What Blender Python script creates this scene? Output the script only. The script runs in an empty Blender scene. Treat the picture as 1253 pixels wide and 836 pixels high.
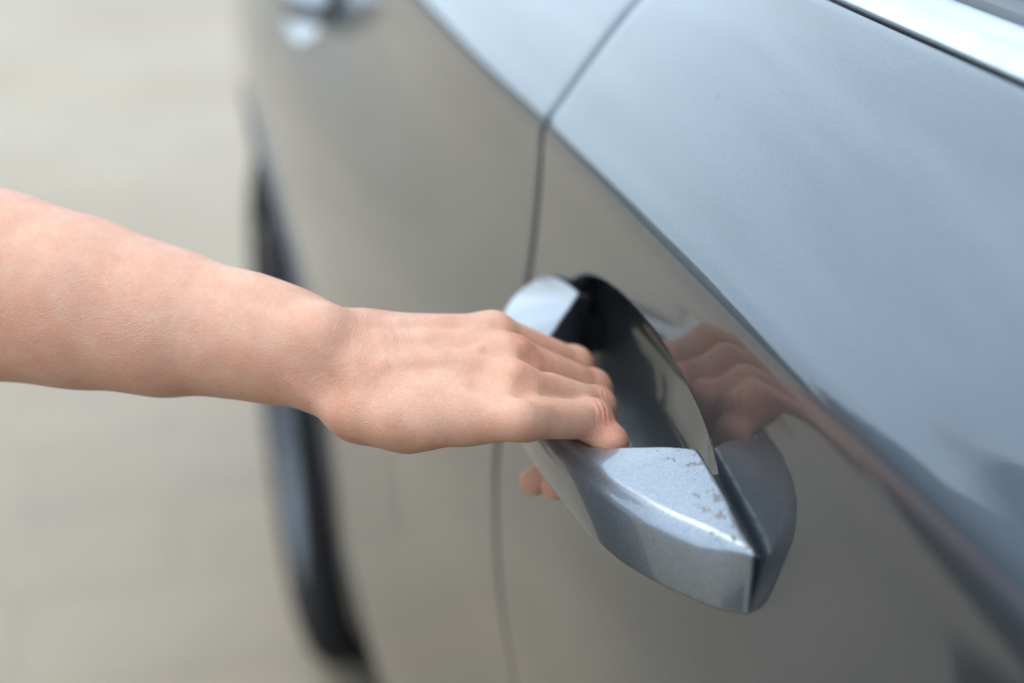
import bpy, bmesh, math
import numpy as np
from mathutils import Matrix, Vector
R = math.radians
sc = bpy.context.scene
col = sc.collection

# ---------------------------------------------------------------- camera
cam_d = bpy.data.cameras.new("camera"); cam = bpy.data.objects.new("camera", cam_d); col.objects.link(cam); sc.camera = cam
PITCH, YAW = 25.1808, 14.5921
cam.location = (-.17849, -.43535, 1.12463)
cam.rotation_euler = (R(90 - PITCH), 0, -R(YAW))
cam_d.sensor_width = 36; cam_d.lens = 50
cam_d.clip_start = .01; cam_d.clip_end = 3000
cam_d.dof.use_dof = True; cam_d.dof.focus_distance = .474; cam_d.dof.aperture_fstop = 3.7

# ---------------------------------------------------------------- sky and sun
SUN_EL, SUN_ROT = 64, 296
w = bpy.data.worlds.new("World"); sc.world = w; w.use_nodes = True
nt = w.node_tree; nt.nodes.clear()
sky = nt.nodes.new('ShaderNodeTexSky'); sky.sky_type = 'NISHITA'; sky.sun_disc = False
sky.sun_elevation = R(SUN_EL); sky.sun_rotation = R(SUN_ROT); sky.air_density = 1.0; sky.dust_density = 1.5; sky.ozone_density = 1.0
bg = nt.nodes.new('ShaderNodeBackground'); bg.inputs['Strength'].default_value = .11
wo = nt.nodes.new('ShaderNodeOutputWorld')
# thin cloud veil mixed evenly into the sky colour
tc = nt.nodes.new('ShaderNodeTexCoord'); mpw = nt.nodes.new('ShaderNodeMapping'); mpw.inputs['Scale'].default_value = (1, 1, 2.2)
nz = nt.nodes.new('ShaderNodeTexNoise'); nz.inputs['Scale'].default_value = 3.4; nz.inputs['Detail'].default_value = 5; nz.inputs['Roughness'].default_value = .55
rmp = nt.nodes.new('ShaderNodeValToRGB'); rmp.color_ramp.elements[0].position = .38; rmp.color_ramp.elements[1].position = .68
rmp.color_ramp.elements[0].color = (.64, .64, .64, 1); rmp.color_ramp.elements[1].color = (.95, .95, .95, 1)
mx = nt.nodes.new('ShaderNodeMix'); mx.data_type = 'RGBA'; mx.inputs['B'].default_value = (23.5, 29.6, 36.0, 1)
nt.links.new(tc.outputs['Generated'], mpw.inputs['Vector']); nt.links.new(mpw.outputs[0], nz.inputs['Vector'])
nt.links.new(nz.outputs[0], rmp.inputs[0]); nt.links.new(rmp.outputs[0], mx.inputs['Factor'])
nt.links.new(sky.outputs[0], mx.inputs['A']); nt.links.new(mx.outputs['Result'], bg.inputs[0]); nt.links.new(bg.outputs[0], wo.inputs[0])
sd = bpy.data.lights.new("sun", 'SUN'); sd.energy = 1.0; sd.angle = R(30); sd.color = (1, .95, .88)
so = bpy.data.objects.new("sun", sd); col.objects.link(so)
# sky texture: rotation is measured from +Y towards +X
_d = Vector((math.sin(R(SUN_ROT)) * math.cos(R(SUN_EL)), math.cos(R(SUN_ROT)) * math.cos(R(SUN_EL)), math.sin(R(SUN_EL))))
so.rotation_euler = _d.to_track_quat('Z', 'Y').to_euler(); so.location = (0, 0, 30)
sc.view_settings.view_transform = 'Standard'; sc.view_settings.look = 'None'; sc.view_settings.gamma = 1
sc.view_settings.exposure = -.06

# ---------------------------------------------------------------- object helpers
def link(name, me, mat=None, parent=None):
    o = bpy.data.objects.new(name, me); col.objects.link(o)
    if mat: me.materials.append(mat)
    if parent: o.parent = parent
    return o
def from_np(name, V, Q, mat=None, parent=None, smooth=True):
    me = bpy.data.meshes.new(name); V = np.asarray(V, dtype=np.float32)
    if isinstance(Q, np.ndarray):
        k = Q.shape[1]; me.vertices.add(len(V)); me.vertices.foreach_set('co', V.ravel())
        me.loops.add(Q.size); me.loops.foreach_set('vertex_index', Q.astype(np.int32).ravel())
        me.polygons.add(len(Q)); me.polygons.foreach_set('loop_start', np.arange(0, Q.size, k, dtype=np.int32))
        me.update(calc_edges=True)
    else:
        me.from_pydata([tuple(map(float, v)) for v in V], [], Q)
    me.validate()
    if smooth: me.polygons.foreach_set('use_smooth', [True] * len(me.polygons))
    me.update()
    return link(name, me, mat, parent)
def tag(o, label=None, cat=None, group=None, kind=None):
    for k, v in (('label', label), ('category', cat), ('group', group), ('kind', kind)):
        if v: o[k] = v
    return o
def empty(name, loc=(0, 0, 0)):
    o = bpy.data.objects.new(name, None); col.objects.link(o); o.location = loc; o.empty_display_size = .1; return o
def extrude_y(name, prof, y0, y1, mat, parent=None, closed=True, smooth=False, n=2):
    ys = np.linspace(y0, y1, n); V = []; F = []; m = len(prof)
    for y in ys: V += [(x, y, z) for x, z in prof]
    for j in range(n - 1):
        for i in range(m if closed else m - 1):
            F.append((j*m + i, j*m + (i+1) % m, (j+1)*m + (i+1) % m, (j+1)*m + i))
    if closed: F.append(tuple(range(m))[::-1]); F.append(tuple((n-1)*m + i for i in range(m)))
    o = from_np(name, V, F, mat, parent, smooth)
    if smooth: o.data.set_sharp_from_angle(angle=R(32))
    return o
def box(name, a, b, mat, parent=None):
    x0, y0, z0 = a; x1, y1, z1 = b
    return extrude_y(name, [(x0, z0), (x1, z0), (x1, z1), (x0, z1)], y0, y1, mat, parent)

# ---------------------------------------------------------------- materials
def new_mat(name):
    m = bpy.data.materials.new(name); m.use_nodes = True; nt = m.node_tree
    return m, nt, nt.nodes['Principled BSDF']
def N(nt, t, **kw):
    n = nt.nodes.new('ShaderNode' + t)
    for k, v in kw.items():
        if k in n.inputs: n.inputs[k].default_value = v
        else: setattr(n, k, v)
    return n
def simple(name, c, rough=.5, metal=0, coat=0, **kw):
    m, nt, b = new_mat(name); b.inputs['Base Color'].default_value = (*c, 1); b.inputs['Roughness'].default_value = rough
    b.inputs['Metallic'].default_value = metal; b.inputs['Coat Weight'].default_value = coat
    for k, v in kw.items(): b.inputs[k].default_value = v
    t = N(nt, 'TexCoord'); n = N(nt, 'TexNoise', Scale=60.0, Detail=6.0)
    nt.links.new(t.outputs['Object'], n.inputs['Vector'])
    hs = N(nt, 'HueSaturation', Color=(*c, 1)); mr = N(nt, 'MapRange'); mr.inputs['To Min'].default_value = .8; mr.inputs['To Max'].default_value = 1.2
    nt.links.new(n.outputs[0], mr.inputs[0]); nt.links.new(mr.outputs[0], hs.inputs['Value']); nt.links.new(hs.outputs[0], b.inputs['Base Color'])
    return m
def ramp(nt, src, p0, p1, c0=(0, 0, 0, 1), c1=(1, 1, 1, 1)):
    r = N(nt, 'ValToRGB'); e = r.color_ramp.elements; e[0].position = p0; e[1].position = p1; e[0].color = c0; e[1].color = c1
    nt.links.new(src, r.inputs[0]); return r.outputs[0]
def math_(nt, op, a, b=None, clamp=False):
    n = N(nt, 'Math', operation=op, use_clamp=clamp)
    for i, q in enumerate((a, b)):
        if q is None: continue
        if isinstance(q, (int, float)): n.inputs[i].default_value = q
        else: nt.links.new(q, n.inputs[i])
    return n.outputs[0]
def mixc(nt, f, a, b, mode='MIX'):
    n = N(nt, 'Mix', data_type='RGBA', blend_type=mode)
    for k, q in (('Factor', f), ('A', a), ('B', b)):
        if isinstance(q, (int, float, tuple)): n.inputs[k].default_value = q
        else: nt.links.new(q, n.inputs[k])
    return n.outputs['Result']

def paint_material(name, dirty=False, base=(.080, .096, .112)):
    m, nt, b = new_mat(name); t = N(nt, 'TexCoord'); ob = t.outputs['Object']
    fl = N(nt, 'TexVoronoi', Scale=2600.0); nt.links.new(ob, fl.inputs['Vector'])       # metallic flake
    fv = N(nt, 'SeparateColor'); nt.links.new(fl.outputs['Color'], fv.inputs[0])
    fn = N(nt, 'TexNoise', Scale=900.0, Detail=3.0); nt.links.new(ob, fn.inputs['Vector'])
    mr = N(nt, 'MapRange'); mr.inputs['To Min'].default_value = .72; mr.inputs['To Max'].default_value = 1.28
    av = math_(nt, 'ADD', math_(nt, 'MULTIPLY', fv.outputs[0], .5), math_(nt, 'MULTIPLY', fn.outputs[0], .5)); nt.links.new(av, mr.inputs[0])
    hs = N(nt, 'HueSaturation', Color=(*base, 1)); nt.links.new(mr.outputs[0], hs.inputs['Value'])
    colr = hs.outputs[0]
    # faint dust film and wash streaks
    mp = N(nt, 'Mapping'); mp.inputs['Scale'].default_value = (9, 2.2, 9); nt.links.new(ob, mp.inputs[0])
    du = N(nt, 'TexNoise', Scale=1.6, Detail=7.0, Roughness=.62); nt.links.new(mp.outputs[0], du.inputs['Vector'])
    dust = ramp(nt, du.outputs[0], .42, .75, (0, 0, 0, 1), (.07, .07, .07, 1))
    colr = mixc(nt, dust, colr, (.42, .41, .39, 1))
    sp = N(nt, 'TexVoronoi', Scale=38.0, Randomness=1.0); nt.links.new(ob, sp.inputs['Vector'])
    sn = N(nt, 'TexNoise', Scale=7.0, Detail=2.0); nt.links.new(ob, sn.inputs['Vector'])
    speck = math_(nt, 'MULTIPLY', ramp(nt, sp.outputs['Distance'], .035, .075, (1, 1, 1, 1), (0, 0, 0, 1)), ramp(nt, sn.outputs[0], .56, .62), True)
    colr = mixc(nt, math_(nt, 'MULTIPLY', speck, .5), colr, (.10, .09, .08, 1))
    rg = math_(nt, 'ADD', math_(nt, 'MULTIPLY', speck, .3), .34)
    if dirty:
        # grime specks that gather on the end block's top, beside the gap to the door
        a = N(nt, 'Attribute', attribute_name='grime')
        d1 = N(nt, 'TexNoise', Scale=290.0, Detail=5.0, Roughness=.65); nt.links.new(ob, d1.inputs['Vector'])
        g = ramp(nt, math_(nt, 'ADD', d1.outputs[0], math_(nt, 'MULTIPLY', a.outputs['Fac'], .15)), .68, .74)
        g2 = math_(nt, 'MULTIPLY', g, .7)
        colr = mixc(nt, g2, colr, (.12, .11, .11, 1)); rg = math_(nt, 'ADD', rg, math_(nt, 'MULTIPLY', g2, .3))
        nt.links.new(math_(nt, 'SUBTRACT', 1.0, g2), b.inputs['Coat Weight'])
        nt.links.new(math_(nt, 'SUBTRACT', .82, math_(nt, 'MULTIPLY', g2, .8)), b.inputs['Metallic'])
    else:
        b.inputs['Coat Weight'].default_value = 1; b.inputs['Metallic'].default_value = .82
    nt.links.new(colr, b.inputs['Base Color']); nt.links.new(rg, b.inputs['Roughness'])
    b.inputs['Specular Tint'].default_value = (1.0, .88, .74, 1); b.inputs['Coat Roughness'].default_value = .018; b.inputs['Coat IOR'].default_value = 1.47
    bp = N(nt, 'Bump', Strength=.16, Distance=.0002); nt.links.new(fv.outputs[1], bp.inputs['Height']); nt.links.new(bp.outputs[0], b.inputs['Normal'])
    op = N(nt, 'TexNoise', Scale=260.0, Detail=1.0); nt.links.new(ob, op.inputs['Vector'])   # orange peel in the clear coat
    bo = N(nt, 'Bump', Strength=.05, Distance=.0002); nt.links.new(op.outputs[0], bo.inputs['Height']); nt.links.new(bo.outputs[0], b.inputs['Coat Normal'])
    return m
PAINT = paint_material('car_paint'); PAINT_H = paint_material('handle_paint', True, (.20, .22, .24))
RUBBER = simple('black_rubber', (.012, .012, .013), .6)
GLOSSBLACK = simple('gloss_black', (.01, .01, .011), .12)
TYRE = simple('tyre_rubber', (.010, .010, .011), .8)
TYRE.node_tree.nodes['Principled BSDF'].inputs['Specular IOR Level'].default_value = .15
RIM = simple('rim_alloy', (.075, .078, .082), .45, .7, .1)
CHROME = simple('satin_trim', (.50, .51, .52), .30, 1.0)
LINER = simple('wheel_well_plastic', (.008, .008, .008), .9)
SEALG = simple('grey_seal', (.09, .095, .10), .45)
CABIN = simple('cabin_fabric', (.03, .032, .035), .8)
GLASS, nt, b = new_mat('window_glass'); b.inputs['Base Color'].default_value = (.25, .36, .38, 1); b.inputs['Roughness'].default_value = .01; b.inputs['Transmission Weight'].default_value = .9
_n = N(nt, 'TexNoise', Scale=3.0); _r = ramp(nt, _n.outputs[0], .3, .8, (.004, .004, .004, 1), (.008, .008, .008, 1)); nt.links.new(_r, b.inputs['Roughness'])
# ---------- signed-distance modelling ----------
class Field:
    def __init__(s, xs, ys, zs):
        s.ax = [np.asarray(a, dtype=np.float32) for a in (xs, ys, zs)]
        s.F = np.full([len(a) for a in s.ax], 1.0, dtype=np.float32)
    def win(s, lo, hi):
        return tuple(slice(int(np.searchsorted(a, l)), int(np.searchsorted(a, h)) + 1) for a, l, h in zip(s.ax, lo, hi))
    def grids(s, w):
        X, Y, Z = (a[q] for a, q in zip(s.ax, w))
        return X[:, None, None], Y[None, :, None], Z[None, None, :]
def smin(a, b, k):
    h = np.maximum(k - np.abs(a - b), 0) / k
    return np.minimum(a, b) - h * h * k * .25
def d_cone(X, Y, Z, a, b, ra, rb):
    a = np.asarray(a, float); b = np.asarray(b, float); e = b - a; L2 = float(e @ e) + 1e-12
    px, py, pz = X - a[0], Y - a[1], Z - a[2]
    t = np.clip((px * e[0] + py * e[1] + pz * e[2]) / L2, 0, 1)
    return np.sqrt((px - e[0] * t) ** 2 + (py - e[1] * t) ** 2 + (pz - e[2] * t) ** 2) - (ra + (rb - ra) * t)
def d_ell(X, Y, Z, c, r, R=None):
    p = [X - c[0], Y - c[1], Z - c[2]]
    if R is not None:
        p = [p[0] * R[i][0] + p[1] * R[i][1] + p[2] * R[i][2] for i in range(3)]
    k0 = np.sqrt((p[0] / r[0]) ** 2 + (p[1] / r[1]) ** 2 + (p[2] / r[2]) ** 2)
    k1 = np.sqrt((p[0] / r[0] ** 2) ** 2 + (p[1] / r[1] ** 2) ** 2 + (p[2] / r[2] ** 2) ** 2) + 1e-9
    return k0 * (k0 - 1) / k1
def add(fd, kind, args, k, sub=False):
    m = k + .012
    if kind == 'cone':
        a, b, ra, rb = args; r = max(ra, rb) + m
        lo = np.minimum(a, b) - r; hi = np.maximum(a, b) + r
    else:
        c, r3 = args[:2]; r = max(r3) + m; lo = np.array(c) - r; hi = np.array(c) + r
    w = fd.win(lo, hi)
    if any(q.stop - q.start < 2 for q in w): return
    g = fd.grids(w)
    d = (d_cone if kind == 'cone' else d_ell)(*g, *args).astype(np.float32)
    F = fd.F[w]
    fd.F[w] = -smin(-F, d, k) if sub else smin(F, d, k)
def merge(fd, other, k):
    fd.F = smin(fd.F, other.F, k)
def surface_nets(fd):
    F = fd.F; ax = fd.ax; S = F < 0
    n = F.shape
    c = [S[i:n[0]-1+i, j:n[1]-1+j, k:n[2]-1+k] for i in (0,1) for j in (0,1) for k in (0,1)]
    cnt = sum(q.astype(np.int8) for q in c)
    act = (cnt > 0) & (cnt < 8)
    I = np.argwhere(act); idx = -np.ones(act.shape, dtype=np.int64); idx[act] = np.arange(len(I))
    pos = np.zeros((len(I), 3)); num = np.zeros(len(I))
    for a in range(3):
        o1, o2 = [b for b in range(3) if b != a]
        for p in (0, 1):
            for q in (0, 1):
                A = I.copy(); A[:, o1] += p; A[:, o2] += q; B = A.copy(); B[:, a] += 1
                fa = F[A[:,0],A[:,1],A[:,2]]; fb = F[B[:,0],B[:,1],B[:,2]]
                m = (fa < 0) != (fb < 0); t = fa / np.where(m, fa - fb, 1)
                pt = np.stack([ax[i][A[:, i]] for i in range(3)], 1).astype(float)
                pt[:, a] += t * (ax[a][B[:, a]] - ax[a][A[:, a]])
                pos[m] += pt[m]; num[m] += 1
    pos /= num[:, None]
    quads = []
    for a in range(3):
        o1, o2 = [(1, 2), (2, 0), (0, 1)][a]
        sl0 = [slice(None)] * 3; sl1 = [slice(None)] * 3; sl0[a] = slice(0, n[a]-1); sl1[a] = slice(1, n[a])
        for o in (o1, o2): sl0[o] = slice(1, n[o]-1); sl1[o] = slice(1, n[o]-1)
        s0 = S[tuple(sl0)]; s1 = S[tuple(sl1)]
        E_ = np.argwhere(s0 != s1); fl = s0[s0 != s1]
        base = E_.copy(); base[:, o1] += 1; base[:, o2] += 1      # grid vertex index
        def cell(d1, d2):
            q = base.copy(); q[:, o1] += d1; q[:, o2] += d2
            return idx[q[:,0], q[:,1], q[:,2]]
        Q = np.stack([cell(-1,-1), cell(0,-1), cell(0,0), cell(-1,0)], 1)
        Q[~fl] = Q[~fl][:, ::-1]
        quads.append(Q)
    return pos, np.concatenate(quads)
def relax(pos, quads, it=2, lam=.5):
    n = len(pos)
    e = np.concatenate([quads[:, [i, (i+1) % 4]] for i in range(4)])
    a = np.concatenate([e[:,0], e[:,1]]); b = np.concatenate([e[:,1], e[:,0]])
    deg = np.bincount(a, minlength=n).astype(float)[:, None]
    for _ in range(it):
        s = np.stack([np.bincount(a, weights=pos[b, i], minlength=n) for i in range(3)], 1)
        pos = pos + lam * (s / np.maximum(deg, 1) - pos)
    return pos
def sample(fd, P):
    ii = []; tt = []
    for i in range(3):
        a = fd.ax[i]; j = np.clip(np.searchsorted(a, P[:, i]) - 1, 0, len(a) - 2)
        ii.append(j); tt.append((P[:, i] - a[j]) / (a[j+1] - a[j]))
    F = fd.F; r = 0
    for p in (0,1):
        for q in (0,1):
            for s in (0,1):
                w = (tt[0] if p else 1-tt[0]) * (tt[1] if q else 1-tt[1]) * (tt[2] if s else 1-tt[2])
                r = r + w * F[ii[0]+p, ii[1]+q, ii[2]+s]
    return r
# ---------------------------------------------------------------- the ground
GROUND, nt, b = new_mat('pale_paving'); _t = N(nt, 'TexCoord'); ob = _t.outputs['Object']
n1 = N(nt, 'TexNoise', Scale=1.1, Detail=4.0, Roughness=.5); nt.links.new(ob, n1.inputs['Vector'])
n2 = N(nt, 'TexNoise', Scale=9.0, Detail=8.0, Roughness=.6); nt.links.new(ob, n2.inputs['Vector'])
n3 = N(nt, 'TexNoise', Scale=420.0, Detail=3.0); nt.links.new(ob, n3.inputs['Vector'])
c = ramp(nt, n1.outputs[0], .35, .65, (.283, .216, .149, 1), (.325, .260, .188, 1))
c = mixc(nt, ramp(nt, n2.outputs[0], .45, .75, (0, 0, 0, 1), (.5, .5, .5, 1)), c, (.240, .199, .153, 1))
bk = N(nt, 'TexBrick', Scale=1.0); bk.inputs['Brick Width'].default_value = .42; bk.inputs['Row Height'].default_value = .21; bk.inputs['Mortar Size'].default_value = .004
bk.inputs['Color1'].default_value = (.94, .94, .95, 1); bk.inputs['Color2'].default_value = (1.0, .995, .98, 1); bk.inputs['Mortar'].default_value = (.82, .82, .82, 1)
nt.links.new(ob, bk.inputs['Vector']); c = mixc(nt, 1.0, c, bk.outputs['Color'], 'MULTIPLY')
nt.links.new(c, b.inputs['Base Color']); b.inputs['Roughness'].default_value = .85
bp = N(nt, 'Bump', Strength=.4, Distance=.003); nt.links.new(n3.outputs[0], bp.inputs['Height']); nt.links.new(bp.outputs[0], b.inputs['Normal'])
g = from_np('ground', [(-900, -900, 0), (900, -900, 0), (900, 900, 0), (-900, 900, 0)], [(0, 1, 2, 3)], GROUND, smooth=False)
tag(g, kind='structure')

# ---------------------------------------------------------------- body side surface
PROF = [(.060, .19), (.030, .215), (.010, .26), (.000, .33), (-.005, .42), (-.009, .52), (-.0145, .59), (-.0203, .639), (-.0272, .6805), (-.0306, .7214), (-.0321, .76),
        (-.0316, .785), (-.0270, .815), (-.0212, .845), (-.0169, .8717), (-.0145, .890), (-.0134, .9073), (-.0127, .925), (-.0122, .9385),
        (-.0092, .9469), (-.0026, .9557), (.0084, .9703), (.0192, .9839), (.0300, .9968), (.0425, 1.0090), (.0585, 1.0190)]
def smooth_profile():
    P = np.array(PROF); s = np.r_[0, np.cumsum(np.hypot(*np.diff(P, axis=0).T))]
    # Hermite resample at 0.5 mm, then a light gaussian
    t = np.gradient(P, s, axis=0); S = np.arange(0, s[-1], .0005); out = np.zeros((len(S), 2))
    for i, q in enumerate(S):
        k = min(np.searchsorted(s, q, side='right') - 1, len(s) - 2); h = s[k+1] - s[k]; u = (q - s[k]) / h
        out[i] = (2*u**3-3*u**2+1)*P[k] + (u**3-2*u**2+u)*h*t[k] + (-2*u**3+3*u**2)*P[k+1] + (u**3-u**2)*h*t[k+1]
    def gs(a, sig):
        n = int(sig / .0005 * 3); w = np.exp(-.5 * (np.arange(-n, n+1) * .0005 / sig) ** 2); w /= w.sum()
        pad = np.concatenate([2*a[0] - a[n:0:-1], a, 2*a[-1] - a[-2:-n-2:-1]])
        return np.stack([np.convolve(pad[:, i], w, 'valid') for i in range(2)], 1)
    a = gs(out, .0035); b_ = gs(out, .016)
    wz = np.exp(-.5 * ((a[:, 1] - .943) / .013) ** 2)[:, None]   # keep the crease crisp, the panels fair
    return a * wz + b_ * (1 - wz)
BASE = smooth_profile()
BS = np.r_[0, np.cumsum(np.hypot(*np.diff(BASE, axis=0).T))]
def sstep(a, b_, x):
    t = np.clip((x - a) / (b_ - a), 0, 1); return t*t*(3 - 2*t)
WC = (1.12, .32); WR = .388
HANDLE_Y = (0.0, .83)          # centre of each handle along the car
def plan_dx(y, z):
    y = np.asarray(y, float)
    r = np.hypot(y - WC[0], z - WC[1])
    fl = -.043 * np.clip(1 - np.maximum(r - WR, 0) / .75, 0, 1) ** 1.3
    return .017 * sstep(.2, .8, y) * sstep(.80, .90, z) + fl + .30 * np.maximum(y - 1.3, 0) ** 2
HANDLE_DX = (0.0, float(plan_dx(HANDLE_Y[1], .875)))
def bowl(y, z):
    d = 0
    for hy in HANDLE_Y:
        yy = np.abs((y - hy - .013) / .091); zz = (z - .8705) / .0415
        rho = (yy ** 2.3 + np.abs(zz) ** 2.3) ** (1/2.3)
        # tight roll at the lip, then a dished floor; the upper wall is the steep one
        e = np.clip((1 - rho), 0, 1)
        lip = sstep(0, .10 + .16 * (zz < 0) * np.minimum(1, -zz), e)
        d = d + .0085 * lip + .0165 * sstep(.03, .85, e)
    return d
def profile_rows(s_list):
    x = np.interp(s_list, BS, BASE[:, 0]); z = np.interp(s_list, BS, BASE[:, 1])
    e = 4e-4; tx = np.interp(s_list + e, BS, BASE[:, 0]) - np.interp(s_list - e, BS, BASE[:, 0]); tz = np.interp(s_list + e, BS, BASE[:, 1]) - np.interp(s_list - e, BS, BASE[:, 1])
    l = np.hypot(tx, tz); return x, z, tz / l, -tx / l          # inward normal (+x for a vertical side)
def s_of_z(z): return float(np.interp(z, BASE[:, 1], BS))
def rows():
    a = [np.arange(0, s_of_z(.80), .010), np.arange(s_of_z(.80), s_of_z(.825), .003), np.arange(s_of_z(.825), s_of_z(.962), .001), np.arange(s_of_z(.962), BS[-1] - .0005, .0035)]
    return np.unique(np.concatenate(a + [[BS[-1] - .0005]]))
def panel(name, y0f, y1f, fine, parent, roll0=True, roll1=True, hole=False, step=.012):
    """a skin panel between two edge curves y0f(z), y1f(z); its edges roll inwards"""
    S = rows(); px, pz, nx, nz_ = profile_rows(S)
    y0 = np.array([y0f(z) for z in pz]); y1 = np.array([y1f(z) for z in pz]); ym0, ym1 = y0.min(), y1.max()
    ts = [np.linspace(ym0, ym1, max(2, int((ym1 - ym0) / step)))]
    for a, b_ in fine: ts.append(np.arange(max(a, ym0), min(b_, ym1), .0012))
    T = np.unique(np.round(np.concatenate(ts), 6)); keep = [0]
    for i in range(1, len(T)):
        if T[i] - T[keep[-1]] > .0009: keep.append(i)
    T = (T[keep] - ym0) / (ym1 - ym0); T[-1] = 1
    r = .0060; r1 = .0014; cols = []                                      # (t, dy, inset)
    inner = T[(T > .0) & (T < 1)]
    if roll0: cols += [(0, .0, .014), (0, 0, .007)] + [(0, r * (1 - math.cos(q)), r * (1 - math.sin(q))) for q in np.linspace(0, math.pi/2, 7)]
    else: cols += [(0, 0, 0)]
    lim = (r * 1.3) / (ym1 - ym0)
    cols += [(t, 0, 0) for t in inner if (t > lim or not roll0) and (t < 1 - lim or not roll1)]
    if roll1: cols += [(1, -r1 * (1 - math.cos(q)), r1 * (1 - math.sin(q))) for q in np.linspace(math.pi/2, 0, 7)] + [(1, 0, .007), (1, 0, .014)]
    else: cols += [(1, 0, 0)]
    n = len(S); V = np.zeros((len(cols), n, 3))
    for j, (t, dy, ins) in enumerate(cols):
        Y = y0 + t * (y1 - y0) + dy
        X = px + plan_dx(Y, pz) + bowl(Y, pz) * (pz < .935)
        V[j, :, 0] = X + nx * ins; V[j, :, 1] = Y; V[j, :, 2] = pz + nz_ * ins
    # roll along the belt: rows that turn down into the black gap
    extra = []
    for a in np.linspace(0, 1, 6)[1:]:
        q = a * math.pi / 2
        e = V[:, -1, :].copy(); e[:, 0] += nx[-1]*0 + .0022 * math.sin(q); e[:, 2] -= .0022 * (1 - math.cos(q)) - .0012 * math.sin(q); extra.append(e)
    e = extra[-1].copy(); e[:, 2] -= .014; extra.append(e)
    V = np.concatenate([V, np.stack(extra, 1)], 1); n2 = V.shape[1]
    idx = np.arange(len(cols) * n2).reshape(len(cols), n2)
    Q = np.stack([idx[:-1, :-1], idx[:-1, 1:], idx[1:, 1:], idx[1:, :-1]], -1).reshape(-1, 4)[:, ::-1]
    V = V.reshape(-1, 3)
    if hole:
        r_ = np.hypot(V[:, 1] - WC[0], V[:, 2] - WC[1]); ins = r_ < WR - .001
        fin = ins[Q].sum(1); Q = Q[fin < 4]
        used = np.unique(Q); m = np.zeros(len(V), bool); m[used] = True; m &= ins
        k = WR / np.maximum(r_[m], 1e-6); V[m, 1] = WC[0] + (V[m, 1] - WC[0]) * k; V[m, 2] = WC[1] + (V[m, 2] - WC[1]) * k
        remap = -np.ones(len(V), int); used = np.unique(Q); remap[used] = np.arange(len(used)); V = V[used]; Q = remap[Q]
    return from_np(name, V, Q, PAINT, parent)

car = empty('parked_car', (0, 0, 0))
tag(car, 'glossy grey metallic car filling the right side, the hand gripping its near door handle', 'car')
SEAM = .150
def rear_edge(z): return .735 + .24 * float(sstep(.50, .80, z))
front_door = panel('door', lambda z: -.95, lambda z: SEAM - .0006, [(-.095, .122), (.138, .15)], car, False, True)
front_door['label'] = 'near door, its handle held by the hand'
rear_door = panel('door', lambda z: SEAM + .0006, rear_edge, [(.73, .94)], car, True, True)
rear_door['label'] = 'far door, out of focus behind the hand'
quarter = panel('rear_wing', lambda z: rear_edge(z) + .0045, lambda z: 2.1, [], car, True, False, True, .009)
# dark sheet behind the door gaps
S = np.linspace(0, BS[-1], 60); px, pz, nx, nz_ = profile_rows(S)
for nm, yf in (('door_seal', lambda z: SEAM), ('door_seal', lambda z: rear_edge(z) + .002)):
    V = []; 
    for dy in (-.02, .02):
        for x, z, a, c_ in zip(px, pz, nx, nz_): y = yf(z) + dy; V.append((x + float(plan_dx(y, z)) + a * .0125, y, z + c_ * .0125))
    n = len(S); from_np(nm, V, [(i, i+1, n+i+1, n+i) for i in range(n-1)], RUBBER, car)
# wheel-arch lip and liner
V = []; F = []; na = 90; m = 6
for i in range(na + 1):
    a = -.12 * math.pi + i / na * 1.24 * math.pi
    for dr, dx in ((.006, .0), (.003, -.003), (-.001, -.0035), (-.004, .000), (-.0035, .010), (-.002, .014)):
        y = WC[0] - math.cos(a) * (WR + dr); z = WC[1] + math.sin(a) * (WR + dr)
        zc = max(z, .2); x = float(np.interp(zc, BASE[:, 1], BASE[:, 0]) + plan_dx(y, zc)); V.append((x + dx, y, z))
    if i: F += [((i-1)*m + k, (i-1)*m + k + 1, i*m + k + 1, i*m + k) for k in range(m - 1)]
from_np('wheel_arch_lip', V, F, PAINT, car)
V = []; F = []
for i in range(na + 1):
    a = -.12 * math.pi + i / na * 1.24 * math.pi
    yl = WC[0] - math.cos(a) * (WR - .0015); zl = WC[1] + math.sin(a) * (WR - .0015); zc = max(zl, .2)
    V.append((float(np.interp(zc, BASE[:, 1], BASE[:, 0]) + plan_dx(yl, zc)) + .013, yl, zl)); V.append((.30, WC[0] - math.cos(a) * (WR + .01), WC[1] + math.sin(a) * (WR + .01)))
    V.append((.30, WC[0], WC[1]))
    if i: F += [((i-1)*3, (i-1)*3+1, i*3+1, i*3), ((i-1)*3+1, (i-1)*3+2, i*3+2, i*3+1)]
from_np('wheel_well', V, F, LINER, car)
# sill, floor pan, far side and boot closing the shell
extrude_y('sill', [(.062, .19), (.30, .16), (1.66, .16), (1.66, .30), (.40, .30), (.12, .24)], -2.3, 2.05, RUBBER, car)
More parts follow.
